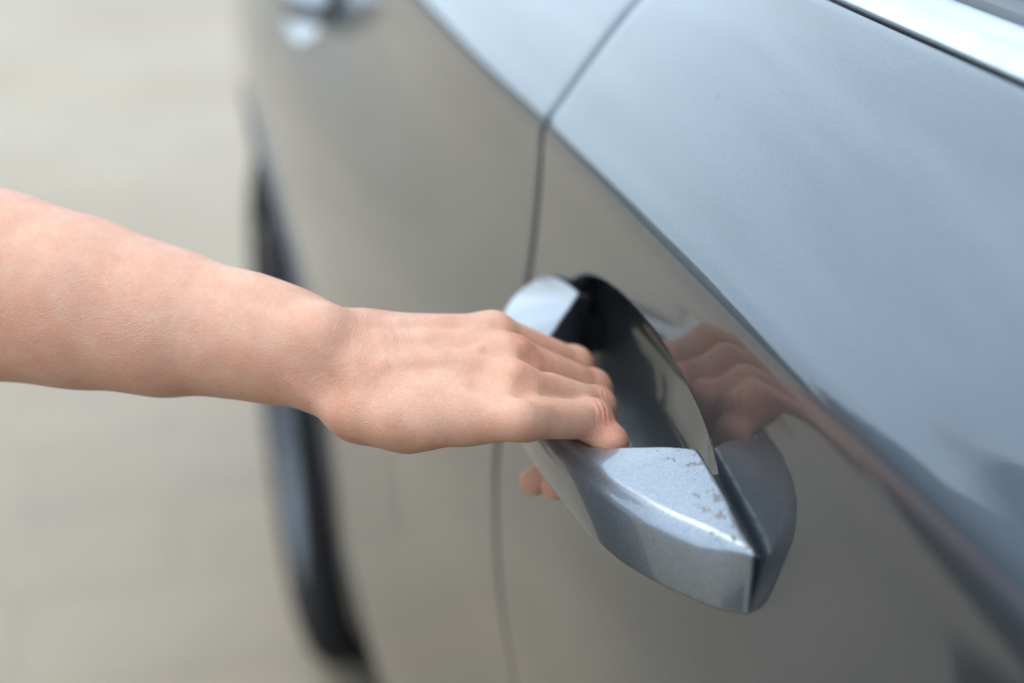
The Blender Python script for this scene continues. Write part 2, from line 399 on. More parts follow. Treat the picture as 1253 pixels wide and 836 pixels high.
# belt trim: lower black channel, satin strip, weather seal
extrude_y('belt_channel', [(.0600, 1.004), (.0700, 1.004), (.0700, 1.009), (.0600, 1.009)], -.95, 1.5, RUBBER, car)
extrude_y('window_trim', [(.0645, 1.006), (.0636, 1.0165), (.0634, 1.0192), (.0640, 1.0206), (.0656, 1.0218), (.0720, 1.0240), (.0775, 1.0256), (.0800, 1.0268), (.0815, 1.0270), (.0826, 1.0262), (.0832, 1.0240), (.0832, 1.008)], -.95, .118, CHROME, car, smooth=True)
extrude_y('window_trim', [(.0645, 1.006), (.0636, 1.0165), (.0634, 1.0192), (.0640, 1.0206), (.0656, 1.0218), (.0720, 1.0240), (.0775, 1.0256), (.0800, 1.0268), (.0815, 1.0270), (.0826, 1.0262), (.0832, 1.0240), (.0832, 1.008)], .122, 1.3, CHROME, car, smooth=True)
extrude_y('window_seal', [(.0834, 1.008), (.0834, 1.0258), (.0850, 1.0290), (.0885, 1.0310), (.0915, 1.0310), (.0930, 1.0270), (.0930, 1.008)], -.95, 1.3, SEALG, car, smooth=True)
def glass_pt(t): return (.0925 + .17 * t + .07 * t * t, 1.024 + .35 * t)
def side_glass(nm, y0, y1, mat, off=0, t1=1.0):
    pr = [glass_pt(t) for t in np.linspace(0, t1, 14)]
    p2 = [(x + .004, z) for x, z in pr[::-1]]
    return extrude_y(nm, [(x + off, z) for x, z in pr + p2], y0, y1, mat, car, smooth=False)
side_glass('window_glass', -.85, .085, GLASS); side_glass('window_glass', .185, .95, GLASS)
side_glass('door_pillar', .080, .190, GLOSSBLACK, -.003); side_glass('rear_pillar', .945, 1.35, PAINT, -.003)
side_glass('front_pillar', -.95, -.845, GLOSSBLACK, -.003)
wing = panel('front_wing', lambda z: -2.3, lambda z: -.9545, [], car, False, True, False, .03)
from_np('windscreen', [(.10, -1.50, 1.02), (1.62, -1.50, 1.02), (1.40, -.95, 1.40), (.34, -.95, 1.40)], [(0, 1, 2, 3)], GLASS, car, False)
from_np('bonnet', [(.062, -2.3, .95), (1.66, -2.3, .95), (1.66, -1.52, 1.03), (.062, -1.52, 1.03), (.06, -2.32, .3), (1.66, -2.32, .3)], [(0, 1, 2, 3), (4, 5, 1, 0)], PAINT, car, False)
extrude_y('roof', [(.326, 1.372), (.345, 1.392), (.42, 1.415), (.65, 1.437), (.87, 1.443), (1.10, 1.437), (1.32, 1.415), (1.40, 1.392), (1.42, 1.372), (1.38, 1.36), (.36, 1.36)], -.95, 1.35, PAINT, car, smooth=True)
extrude_y('far_side', [(1.42, 1.372), (1.65, 1.02), (1.70, .95), (1.70, .30), (1.66, .30), (1.66, .94), (1.60, 1.01), (1.38, 1.36)], -1.5, 2.05, PAINT, car)
extrude_y('cabin_lining', [(.14, .40), (.14, .97), (.12, 1.0), (.16, 1.0), (.18, .5), (1.6, .5), (1.6, .40)], -.95, 1.6, CABIN, car)
V = [(.11, 1.36, 1.02), (1.62, 1.36, 1.02), (1.38, 1.30, 1.36), (.36, 1.30, 1.36)]; from_np('rear_window', V, [(0, 1, 2, 3)], GLASS, car, False)
V = [(.07, 1.35, 1.015), (1.64, 1.35, 1.015), (1.5, 2.05, .98), (.25, 2.05, .98), (1.5, 2.08, .3), (.25, 2.08, .3)]; from_np('boot_lid', V, [(0, 1, 2, 3), (3, 2, 4, 5)], PAINT, car, False)
for y0, y1 in ((-.55, -.25), (.75, 1.05)):
    for x0 in (.30, 1.0):
        o = box('seat', (x0, y0, .5), (x0 + .48, y1 - .12, 1.05), CABIN, car)

# ---------------------------------------------------------------- rear wheel
def lathe(name, prof, cx0, mat, parent, n=72):
    V = []; F = []; m = len(prof)
    for i in range(n):
        a = 2 * math.pi * i / n
        for x, r_ in ((q[0], q[1] * 1.033) for q in prof): V.append((cx0 + x, WC[0] + r_ * math.cos(a), WC[1] + r_ * math.sin(a)))
    for i in range(n):
        for k in range(m - 1): F.append((i*m + k, i*m + k + 1, ((i+1) % n)*m + k + 1, ((i+1) % n)*m + k))
    return from_np(name, V, F, mat, parent)
XW = -.066
tyre = lathe('tyre', [(.030, .205), (.006, .212), (.000, .230), (-.006, .262), (.002, .290), (.016, .306), (.030, .3095), (.044, .3095), (.046, .303), (.052, .303), (.054, .3095), (.090, .3098), (.092, .303), (.098, .303), (.1, .3098), (.14, .3095), (.142, .303), (.148, .303), (.15, .309), (.175, .300), (.19, .27), (.185, .205)], XW, TYRE, car)
rim = lathe('rim', [(.004, .214), (.000, .211), (.002, .205), (.014, .200), (.030, .190), (.07, .184), (.17, .184), (.185, .205)], XW, RIM, car)
V = []; F = []
for s in range(10):
    a0 = 2 * math.pi * (s // 2) / 5 + (.13 if s % 2 else -.13) + .3; a1 = a0 + (.10 if s % 2 else -.10)
    rings = []
    for t in np.linspace(0, 1, 7):
        rr = .045 + t * .152; a = a0 + (a1 - a0) * t; wd = .017 - .006 * t; xf = .034 - .014 * math.sin(t * 2.2) ; dv = np.array((-math.sin(a), math.cos(a)))
        c0 = np.array((math.cos(a), math.sin(a))) * rr; ring = []
        for k, (sw, dx) in enumerate(((-1, .022), (-.8, .003), (-.35, 0), (.35, 0), (.8, .003), (1, .022))):
            q = c0 + dv * wd * sw; ring.append(len(V)); V.append((XW + xf + dx, WC[0] + q[0], WC[1] + q[1]))
        rings.append(ring)
    for A, B in zip(rings[:-1], rings[1:]):
        for k in range(5): F.append((A[k], A[k+1], B[k+1], B[k]))
from_np('spokes', V, F, RIM, rim)
lathe('hub', [(.012, .0), (.012, .022), (.018, .032), (.016, .05), (.03, .062), (.06, .064)], XW, RIM, rim, 40)
lathe('brake_disc', [(.075, .05), (.075, .145), (.09, .145), (.09, .05)], XW, simple('brake_steel', (.25, .25, .25), .4, .9), rim, 48)
# ---------------------------------------------------------------- door handle
PLAN = [(-.0170, -.1080), (-.0225, -.1025), (-.0285, -.0960), (-.0340, -.0885), (-.0395, -.0800), (-.0448, -.0695), (-.0495, -.0580), (-.0530, -.0460), (-.0555, -.0340), (-.0575, -.0200), (-.0590, -.0040), (-.0594, .0100), (-.0588, .0300), (-.0572, .0500), (-.0545, .0670), (-.0505, .0820), (-.0445, .0950), (-.0370, .1055), (-.0280, .1140), (-.0170, .1210),
        (-.0170, .0735), (-.0245, .0625), (-.0330, .0520), (-.0395, .0445), (-.0440, .0390), (-.0462, .0310), (-.0470, .0150), (-.0468, -.0050), (-.0458, -.0220), (-.0440, -.0300), (-.0400, -.0352), (-.0330, -.0405), (-.0250, -.0480), (-.0170, -.0570)]
def catmull(P, n=5):
    P = np.array(P); P = np.vstack([2 * P[0] - P[1], P, 2 * P[-1] - P[-2]]); out = []
    for i in range(1, len(P) - 2):
        for t in np.arange(n) / n:
            a, b_, c_, d_ = P[i-1:i+3]; out.append(.5 * (2*b_ + (c_-a)*t + (2*a-5*b_+4*c_-d_)*t*t + (3*b_-a-3*c_+d_)*t**3))
    return [tuple(q) for q in out] + [tuple(P[-2])]
OUTER = catmull([p for p in PLAN[:20]])
PLAN = OUTER + PLAN[20:]
def poly_sdf(P, X, Y):
    P = np.array(P); d = np.full(X.shape, 1e9); ins = np.zeros(X.shape, bool); n = len(P)
    for i in range(n):
        a = P[i]; b_ = P[(i+1) % n]; e = b_ - a
        t = np.clip(((X - a[0]) * e[0] + (Y - a[1]) * e[1]) / (e @ e), 0, 1)
        d = np.minimum(d, np.hypot(X - a[0] - t * e[0], Y - a[1] - t * e[1]))
        c_ = ((a[1] > Y) != (b_[1] > Y)); xi = (b_[0] - a[0]) * (Y - a[1]) / np.where(b_[1] == a[1], 1e-9, b_[1] - a[1]) + a[0]
        ins ^= c_ & (X < xi)
    return np.where(ins, -d, d)
def blur2(a, n):
    for _ in range(n):
        a = np.pad(a, 1, 'edge'); a = (a[:-2, 1:-1] + a[2:, 1:-1] + a[1:-1, :-2] + a[1:-1, 2:] + 2 * a[1:-1, 1:-1]) / 6
    return a
def build_handle():
    h = .00055
    fd = Field(np.arange(-.065, -.011, h), np.arange(-.114, .127, h), np.arange(.855, .904, h))
    X, Y = np.meshgrid(fd.ax[0], fd.ax[1], indexing='ij'); X = X.astype(float); Y = Y.astype(float)
    d2 = blur2(poly_sdf(PLAN, X, Y), 5)
    outer = OUTER; do = np.full(X.shape, 1e9)
    for i in range(len(outer) - 1):
        a = np.array(outer[i]); e = np.array(outer[i+1]) - a; t = np.clip(((X - a[0]) * e[0] + (Y - a[1]) * e[1]) / (e @ e), 0, 1)
        do = np.minimum(do, np.hypot(X - a[0] - t * e[0], Y - a[1] - t * e[1]))
    blk = np.maximum(1 - sstep(-.060, -.022, Y), sstep(.028, .060, Y))      # 1 on the two end blocks, 0 on the grip
    yc = (Y - .0065) / .115
    ztop = .8850 + .0012 * blk + .0105 * np.clip(do / .036, 0, 1) * (.35 + .65 * blk)
    zbot = .8622 - .0006 * (1 - yc ** 2) + 0 * X
    do_end = np.minimum(np.hypot(X + .017, Y + .108), np.hypot(X + .017, Y - .121))
    rr = .0014 + .0038 * np.clip(1 - do / .016, 0, 1) * np.clip((do_end) / .02, .15, 1) + .0032 * (1 - blk); rb = .0022 + .0030 * (1 - blk)
    Z = fd.ax[2][None, None, :].astype(float)
    def rmax(a, b_, r): u = np.maximum(a + r, 0); v = np.maximum(b_ + r, 0); return np.minimum(np.maximum(a, b_), -r) + np.sqrt(u*u + v*v)
    nb = (1 - sstep(-.075, -.030, Y))[:, :, None]; wo = np.clip((-.0195 - X) / .006, 0, 1)[:, :, None] * (np.clip(1 - (do / .012), 0, 1))[:, :, None]; D2 = d2[:, :, None] + wo * (.115 * nb * (Z - .8860) + .0011 * ((Z - .8740) / .012) ** 2)
    F = rmax(D2, Z - ztop[:, :, None], rr[:, :, None]); F = rmax(F, zbot[:, :, None] - Z, rb[:, :, None])
    fd.F = F.astype(np.float32)
    pos, q = surface_nets(fd)
    pos = relax(pos, q, 2, .5)
    for _ in range(2):
        e = .0004; f0 = sample(fd, pos); g = np.stack([(sample(fd, pos + np.eye(3)[i] * e) - sample(fd, pos - np.eye(3)[i] * e)) / (2 * e) for i in range(3)], 1)
        pos -= .8 * (f0 / np.maximum((g * g).sum(1), .3))[:, None] * g
    return pos, q
hp, hq = build_handle()
def add_handle(door, hy, dx):
    o = from_np('door_handle', hp + np.array([dx, hy, 0]), hq, PAINT_H, door)
    y = hp[:, 1]; x = hp[:, 0]; zt = hp[:, 2]
    gr = np.exp(-((x + .019) / .010) ** 2) * (zt > .884) * (y < -.045) + .55 * np.exp(-((y + .100) / .016) ** 2) * (zt > .882) * (y < -.05)
    at = o.data.attributes.new('grime', 'FLOAT', 'POINT'); at.data.foreach_set('value', np.clip(gr, 0, 1).astype(np.float32))
    # black rubber gaskets between the end blocks and the skin
    for ya, yb in ((-.1060, -.0680), (.0800, .1190)):
        V = []; F = []; yy = np.linspace(ya, yb, 14)
        for y_ in yy:
            for k, (dxx, z) in enumerate(((0, .8635), (0, .8835 + .0085 * min(1, abs(y_ - (ya if ya < 0 else yb)) / .045)))):
                xs = float(np.interp(z, BASE[:, 1], BASE[:, 0]) + plan_dx(y_ + hy, z))
                V += [(dx - .0176, y_ + hy, z), (xs + .004, y_ + hy, z)]
        for i in range(13):
            a = i * 4; b_ = a + 4
            F += [(a, b_, b_+1, a+1), (a+2, a+3, b_+3, b_+2), (a, a+2, b_+2, b_)]
        F += [(0, 1, 3, 2), (52, 54, 55, 53)]
        from_np('gasket', V, F, RUBBER, o, False)
    # pivot arms that carry the blocks into the recess
    for ya, yb in ((.0775, .098), (-.092, -.070)):
        box('pivot_arm', (dx - .020, ya + hy, .866), (dx + .012, yb + hy, .882), GLOSSBLACK, o)
    return o
h1 = add_handle(front_door, 0.0, 0.0); h1['label'] = 'grey grip of the near handle with grime specks on its pointed end block'
h2 = add_handle(rear_door, HANDLE_Y[1], HANDLE_DX[1])
ARM = [
    ('cone', (np.array((-0.33452, 0.12178, 0.94215)), np.array((-0.28119, 0.09132, 0.93152)), 0.038, 0.036), 0.012, False),
    ('cone', (np.array((-0.28119, 0.09132, 0.93152)), np.array((-0.23803, 0.06773, 0.92491)), 0.036, 0.0315), 0.012, False),
    ('cone', (np.array((-0.23803, 0.06773, 0.92491)), np.array((-0.20997, 0.05392, 0.92092)), 0.0315, 0.0283), 0.012, False),
    ('cone', (np.array((-0.20997, 0.05392, 0.92092)), np.array((-0.18239, 0.03909, 0.91691)), 0.0283, 0.024), 0.012, False),
    ('cone', (np.array((-0.18239, 0.03909, 0.91691)), np.array((-0.15518, 0.02516, 0.91457)), 0.024, 0.0197), 0.012, False),
    ('cone', (np.array((-0.15518, 0.02516, 0.91457)), np.array((-0.13926, 0.01633, 0.91197)), 0.0197, 0.017), 0.012, False),
    ('cone', (np.array((-0.13926, 0.01633, 0.91197)), np.array((-0.12502, 0.00746, 0.9084)), 0.017, 0.0158), 0.012, False),
    ('cone', (np.array((-0.23936, 0.07977, 0.92077)), np.array((-0.21064, 0.06573, 0.91665)), 0.02772, 0.023772), 0.008, False),
    ('cone', (np.array((-0.21064, 0.06573, 0.91665)), np.array((-0.18242, 0.05065, 0.91249)), 0.024904, 0.02016), 0.008, False),
    ('cone', (np.array((-0.18242, 0.05065, 0.91249)), np.array((-0.15455, 0.0365, 0.91004)), 0.02112, 0.016548), 0.008, False),
    ('cone', (np.array((-0.15455, 0.0365, 0.91004)), np.array((-0.13824, 0.02752, 0.90735)), 0.017336, 0.01428), 0.008, False),
    ('cone', (np.array((-0.13824, 0.02752, 0.90735)), np.array((-0.12365, 0.0185, 0.90365)), 0.01496, 0.013272), 0.008, False),
    ('ell', ((-0.13014, 0.00332, 0.92299), (0.0085, 0.0085, 0.008)), 0.007, False),
    ('cone', (np.array((-0.14759, 0.01482, 0.91616)), np.array((-0.13104, 0.00588, 0.92073)), 0.008, 0.007), 0.009, False),
    ('cone', (np.array((-0.12502, 0.00746, 0.9084)), np.array((-0.11558, 0.00749, 0.90881)), 0.0155, 0.0145), 0.008, False),
    ('cone', (np.array((-0.12636, 0.00471, 0.90673)), np.array((-0.11774, -0.00669, 0.89962)), 0.014, 0.0125), 0.008, False),
    ('cone', (np.array((-0.11558, 0.00749, 0.90881)), np.array((-0.0658, -0.003, 0.9076)), 0.0132, 0.008), 0.007, False),
    ('cone', (np.array((-0.11659, -0.00147, 0.90629)), np.array((-0.07178, -0.01905, 0.90585)), 0.0132, 0.0076), 0.007, False),
    ('cone', (np.array((-0.11774, -0.00669, 0.89962)), np.array((-0.07503, -0.03468, 0.90286)), 0.0122, 0.0063), 0.007, False),
    ('cone', (np.array((-0.11466, 0.01658, 0.90923)), np.array((-0.0683, 0.0155, 0.9087)), 0.012, 0.008), 0.007, False),
    ('cone', (np.array((-0.11609, 0.00301, 0.90755)), np.array((-0.07327, -0.0099, 0.90682)), 0.013, 0.0074), 0.006, False),
    ('cone', (np.array((-0.11717, -0.00408, 0.90296)), np.array((-0.08029, -0.02333, 0.90415)), 0.0126, 0.0072), 0.006, False),
    ('cone', (np.array((-0.11512, 0.01204, 0.90902)), np.array((-0.07282, 0.00694, 0.90825)), 0.0124, 0.0075), 0.006, False),
    ('cone', (np.array((-0.11774, -0.00169, 0.89862)), np.array((-0.0782, -0.0285, 0.9013)), 0.011, 0.007), 0.006, False),
    ('cone', (np.array((-0.11659, 0.00053, 0.90279)), np.array((-0.0758, -0.017, 0.8988)), 0.012, 0.008), 0.006, False),
    ('cone', (np.array((-0.11558, 0.00949, 0.90531)), np.array((-0.0748, 0.001, 0.9006)), 0.012, 0.008), 0.006, False),
    ('cone', (np.array((-0.11466, 0.01858, 0.90573)), np.array((-0.0773, 0.0195, 0.9017)), 0.011, 0.008), 0.006, False),
    ('cone', (np.array((-0.12242, -0.00737, 0.89807)), np.array((-0.10553, -0.01651, 0.8977)), 0.0095, 0.0105), 0.006, False),
    ('cone', (np.array((-0.10555, -0.01663, 0.89745)), np.array((-0.08891, -0.02564, 0.89957)), 0.0106, 0.0076), 0.008, False),
    ('cone', (np.array((-0.08891, -0.02564, 0.89957)), np.array((-0.07122, -0.03766, 0.90311)), 0.0076, 0.0064), 0.005, False),
    ('cone', (np.array((-0.11025, 0.03027, 0.88545)), np.array((-0.09, 0.032, 0.89)), 0.012, 0.0095), 0.008, False),
    ('cone', (np.array((-0.09, 0.032, 0.89)), np.array((-0.072, 0.036, 0.88)), 0.009, 0.0084), 0.004, False),
    ('cone', (np.array((-0.072, 0.036, 0.88)), np.array((-0.0665, 0.022, 0.872)), 0.0084, 0.007), 0.004, False)]
DETAIL = [
    ('cone', (np.array((-0.08755, -0.01244, 0.91475)), np.array((-0.08333, -0.01122, 0.91488)), 0.0016, 0.0016), 0.0015, False),
    ('cone', (np.array((-0.08333, -0.01122, 0.91488)), np.array((-0.07901, -0.00849, 0.91485)), 0.0016, 0.0016), 0.0015, False),
    ('cone', (np.array((-0.08055, -0.01042, 0.91501)), np.array((-0.07949, -0.00955, 0.91508)), 0.002, 0.002), 0.0015, False),
    ('cone', (np.array((-0.11245, -0.01181, 0.91455)), np.array((-0.10278, -0.01168, 0.91472)), 0.0022, 0.0022), 0.003, False),
    ('cone', (np.array((-0.10278, -0.01168, 0.91472)), np.array((-0.09341, -0.01343, 0.91419)), 0.0022, 0.0022), 0.003, False),
    ('cone', (np.array((-0.09341, -0.01343, 0.91419)), np.array((-0.08707, -0.0124, 0.91407)), 0.0022, 0.0022), 0.003, False),
    ('cone', (np.array((-0.11131, -0.0029, 0.91844)), np.array((-0.09682, -0.00159, 0.91639)), 0.0035, 0.0035), 0.004, False),
    ('cone', (np.array((-0.09682, -0.00159, 0.91639)), np.array((-0.08254, -0.00168, 0.91445)), 0.0035, 0.0035), 0.004, False),
    ('cone', (np.array((-0.08254, -0.00168, 0.91445)), np.array((-0.07002, -0.00569, 0.91294)), 0.0035, 0.0035), 0.004, False),
    ('cone', (np.array((-0.10923, -0.00789, 0.91556)), np.array((-0.09583, -0.01101, 0.91367)), 0.0035, 0.0035), 0.004, False),
    ('cone', (np.array((-0.09583, -0.01101, 0.91367)), np.array((-0.08287, -0.01566, 0.9116)), 0.0035, 0.0035), 0.004, False),
    ('cone', (np.array((-0.08287, -0.01566, 0.9116)), np.array((-0.07122, -0.02468, 0.91202)), 0.0035, 0.0035), 0.004, False),
    ('cone', (np.array((-0.10412, 0.00649, 0.9189)), np.array((-0.08864, 0.01003, 0.91628)), 0.0035, 0.0035), 0.004, False),
    ('cone', (np.array((-0.08864, 0.01003, 0.91628)), np.array((-0.0742, 0.0088, 0.914)), 0.0035, 0.0035), 0.004, False),
    ('ell', ((-0.06815, -0.0336, 0.91462), (0.006, 0.006, 0.006)), 0.005, True),
    ('ell', ((-0.05927, -0.01343, 0.91286), (0.005, 0.005, 0.005)), 0.004, True),
    ('ell', ((-0.08078, -0.02712, 0.91983), (0.008, 0.008, 0.008)), 0.006, True),
    ('ell', ((-0.13649, -0.01752, 0.91245), (0.009, 0.009, 0.009)), 0.007, True),
    ('cone', (np.array((-0.12024, -0.01575, 0.9005)), np.array((-0.11233, -0.02098, 0.8992)), 0.006, 0.006), 0.006, False),
    ('cone', (np.array((-0.11233, -0.02098, 0.8992)), np.array((-0.1012, -0.02515, 0.89889)), 0.006, 0.006), 0.006, False)]
FINGERS = [
    [('cone', (np.array((-0.07316, -0.0409, 0.90519)), np.array((-0.0428, -0.0225, 0.8907)), 0.0069, 0.0067), 0.003, False),
     ('cone', (np.array((-0.0428, -0.0225, 0.8907)), np.array((-0.038, -0.0296, 0.885)), 0.006633, 0.0061), 0.003, False),
     ('cone', (np.array((-0.038, -0.0296, 0.885)), np.array((-0.0345, -0.027, 0.865)), 0.0061, 0.0056), 0.002, False),
     ('ell', ((-0.0423, -0.0225, 0.8913), (0.006901, 0.006901, 0.006901)), 0.002, False)],
    [('cone', (np.array((-0.07042, -0.02268, 0.90808)), np.array((-0.0366, -0.007, 0.8868)), 0.008, 0.0071), 0.003, False),
     ('cone', (np.array((-0.0366, -0.007, 0.8868)), np.array((-0.03, -0.0035, 0.863)), 0.007029, 0.0064), 0.003, False),
     ('cone', (np.array((-0.03, -0.0035, 0.863)), np.array((-0.0478, 0.003, 0.85)), 0.0064, 0.0051), 0.002, False),
     ('ell', ((-0.0361, -0.007, 0.8874), (0.007313, 0.007313, 0.007313)), 0.002, False)],
    [('cone', (np.array((-0.0658, -0.003, 0.9076)), np.array((-0.0326, 0.0105, 0.8845)), 0.0082, 0.0074), 0.003, False),
     ('cone', (np.array((-0.0326, 0.0105, 0.8845)), np.array((-0.028, 0.015, 0.86)), 0.007326, 0.0067), 0.003, False),
     ('cone', (np.array((-0.028, 0.015, 0.86)), np.array((-0.0505, 0.022, 0.842)), 0.0067, 0.0058), 0.002, False),
     ('ell', ((-0.0321, 0.0105, 0.8851), (0.007622, 0.007622, 0.007622)), 0.002, False)],
    [('cone', (np.array((-0.0683, 0.0155, 0.9087)), np.array((-0.0344, 0.0275, 0.8862)), 0.0082, 0.0074), 0.003, False),
     ('cone', (np.array((-0.0344, 0.0275, 0.8862)), np.array((-0.0285, 0.034, 0.864)), 0.007326, 0.0067), 0.003, False),
     ('cone', (np.array((-0.0285, 0.034, 0.864)), np.array((-0.042, 0.0385, 0.846)), 0.0067, 0.0058), 0.002, False),
     ('ell', ((-0.0339, 0.0275, 0.8868), (0.007622, 0.007622, 0.007622)), 0.002, False)]]
# ---------------------------------------------------------------- the arm and hand
def arm_mesh():
    xs = np.concatenate([np.arange(-.46, -.20, .003), np.arange(-.20, -.004, .0009)])
    ys = np.arange(-.075, .16, .0009); zs = np.arange(.815, .985, .0009)
    fd = Field(xs, ys, zs); fd.F[:] = .05
    for k, a, kk, s in ARM: add(fd, k, a, kk, s)
    for g in FINGERS:
        lo = np.min([np.array(a[0]) for _, a, _, _ in g] + [np.array(a[1]) for k, a, _, _ in g if k == 'cone'], 0) - .018; hi = np.max([np.array(a[0]) for _, a, _, _ in g] + [np.array(a[1]) for k, a, _, _ in g if k == 'cone'], 0) + .018
        w_ = fd.win(lo, hi); f2 = Field(*[a[q] for a, q in zip(fd.ax, w_)]); f2.F[:] = .05
        for k, a, kk, s in g: add(f2, k, a, kk, s)
        # soft web at the knuckle, tight crease between the fingers
        X = f2.ax[0][:, None, None]; kk = .0022 + .0030 * np.clip((-.052 - X) / .014, 0, 1)
        fd.F[w_] = smin(fd.F[w_], f2.F, kk)
    for k, a, kk, s in DETAIL: add(fd, k, a, kk, s)
    pos, q = surface_nets(fd); pos = relax(pos, q, 2, .5)
    e = .0006
    for _ in range(2):
        f0 = sample(fd, pos); g = np.stack([(sample(fd, pos + np.eye(3)[i] * e) - sample(fd, pos - np.eye(3)[i] * e)) / (2 * e) for i in range(3)], 1)
        pos -= .7 * (f0 / np.maximum((g * g).sum(1), .3))[:, None] * g
    return pos, q, fd
ap, aq, afd = arm_mesh()
person = empty('person', (-.6, .1, 0))
tag(person, 'bare forearm and right hand reaching in from the left to grip the near door handle', 'person')
SKIN, nt, b = new_mat('skin'); t = N(nt, 'TexCoord'); ob = t.outputs['Object']
def blob(c, r):
    """soft mask round a point of the hand"""
    n = N(nt, 'VectorMath', operation='DISTANCE'); nt.links.new(ob, n.inputs[0]); n.inputs[1].default_value = c
    m = N(nt, 'MapRange', interpolation_type='SMOOTHSTEP'); m.inputs['From Min'].default_value = 0; m.inputs['From Max'].default_value = r; m.inputs['To Min'].default_value = 1; m.inputs['To Max'].default_value = 0
    nt.links.new(n.outputs['Value'], m.inputs[0]); return m.outputs[0]
n1 = N(nt, 'TexNoise', Scale=38.0, Detail=4.0, Roughness=.6); n2 = N(nt, 'TexNoise', Scale=160.0, Detail=4.0); n3 = N(nt, 'TexNoise', Scale=700.0, Detail=3.0)
for q in (n1, n2, n3): nt.links.new(ob, q.inputs['Vector'])
c = ramp(nt, n1.outputs[0], .28, .72, (.52, .235, .140, 1), (.62, .335, .215, 1))
c = mixc(nt, ramp(nt, n2.outputs[0], .45, .72, (0, 0, 0, 1), (.35, .35, .35, 1)), c, (.52, .195, .12, 1))
red = None
for cc, r in (((-.060, -.002, .918), .017), ((-.060, -.022, .916), .015), ((-.058, -.038, .912), .014), ((-.0405, -.0270, .896), .010), ((-.036, -.007, .893), .012), ((-.033, .011, .893), .012), ((-.037, -.033, .889), .010), ((-.122, -.012, .888), .018), ((-.130, .004, .905), .02), ((-.185, .02, .915), .012)):
    m_ = blob(cc, r); red = m_ if red is None else math_(nt, 'MAXIMUM', red, m_)
c = mixc(nt, math_(nt, 'MULTIPLY', math_(nt, 'MULTIPLY', red, ramp(nt, n2.outputs[0], .2, .7)), .8), c, (.46, .13, .08, 1))
c = mixc(nt, .10, c, n3.outputs['Color'], 'OVERLAY')
fr = N(nt, 'TexVoronoi', Scale=62.0); nt.links.new(ob, fr.inputs['Vector'])                  # a few freckles
frn = N(nt, 'TexNoise', Scale=30.0); nt.links.new(ob, frn.inputs['Vector'])
c = mixc(nt, math_(nt, 'MULTIPLY', math_(nt, 'MULTIPLY', ramp(nt, fr.outputs['Distance'], .05, .10, (1, 1, 1, 1), (0, 0, 0, 1)), ramp(nt, frn.outputs[0], .52, .60)), .45), c, (.36, .15, .09, 1))
vn = N(nt, 'TexNoise', Scale=22.0, Detail=1.0); vm = N(nt, 'Mapping'); vm.inputs['Scale'].default_value = (.35, 1, 1); nt.links.new(ob, vm.inputs[0]); nt.links.new(vm.outputs[0], vn.inputs['Vector'])
vr = N(nt, 'Math', operation='ABSOLUTE'); nt.links.new(math_(nt, 'SUBTRACT', vn.outputs[0], .5), vr.inputs[0])   # faint veins under the skin
c = mixc(nt, math_(nt, 'MULTIPLY', ramp(nt, vr.outputs[0], .0, .028, (1, 1, 1, 1), (0, 0, 0, 1)), .09), c, (.40, .33, .27, 1))
nt.links.new(c, b.inputs['Base Color'])
b.inputs['Roughness'].default_value = .48; b.inputs['Subsurface Weight'].default_value = .35; b.inputs['Subsurface Radius'].default_value = (1.0, .35, .18); b.inputs['Subsurface Scale'].default_value = .0025
b.inputs['Specular IOR Level'].default_value = .4
v1 = N(nt, 'TexVoronoi', Scale=1000.0, feature='DISTANCE_TO_EDGE'); mpv = N(nt, 'Mapping'); mpv.inputs['Scale'].default_value = (1.5, .8, 1); nt.links.new(ob, mpv.inputs[0])
nd = N(nt, 'TexNoise', Scale=500.0, Detail=2.0); nt.links.new(ob, nd.inputs['Vector'])
va = N(nt, 'VectorMath', operation='MULTIPLY_ADD'); nt.links.new(nd.outputs['Color'], va.inputs[0]); va.inputs[1].default_value = (.0012,) * 3; nt.links.new(mpv.outputs[0], va.inputs[2]); nt.links.new(va.outputs[0], v1.inputs['Vector'])
hgt = math_(nt, 'ADD', math_(nt, 'MULTIPLY', ramp(nt, v1.outputs['Distance'], 0.0, .25), .55), math_(nt, 'MULTIPLY', n3.outputs[0], .5))
def folds(c0, axis, r, freq, amp):
    """fine parallel skin folds across `axis`, faded out at distance r from c0"""
    global hgt
    dt = N(nt, 'VectorMath', operation='DOT_PRODUCT'); nt.links.new(ob, dt.inputs[0]); dt.inputs[1].default_value = axis
    nn = N(nt, 'TexNoise', Scale=140.0, Detail=2.0); nt.links.new(ob, nn.inputs['Vector'])
    s_ = math_(nt, 'SINE', math_(nt, 'ADD', math_(nt, 'MULTIPLY', dt.outputs['Value'], freq), math_(nt, 'MULTIPLY', nn.outputs[0], 12.0)))
    s_ = math_(nt, 'POWER', math_(nt, 'ADD', math_(nt, 'MULTIPLY', s_, .5), .5), .45)
    hgt = math_(nt, 'ADD', hgt, math_(nt, 'MULTIPLY', math_(nt, 'MULTIPLY', s_, blob(c0, r)), amp))
folds((-.0405, -.0270, .896), (.75, .35, -.55), .0080, 2700, 2.0)
folds((-.036, -.009, .893), (.75, .35, -.6), .0085, 2600, 1.2)
folds((-.112, -.004, .912), (1, -.1, .1), .030, 1500, .8)
bp = N(nt, 'Bump', Strength=.75, Distance=.00026); nt.links.new(hgt, bp.inputs['Height']); nt.links.new(bp.outputs[0], b.inputs['Normal'])
body = from_np('body', ap, aq, SKIN, person); body.location = -person.location
sm = body.modifiers.new('subdivide', 'SUBSURF'); sm.levels = 1; sm.render_levels = 1

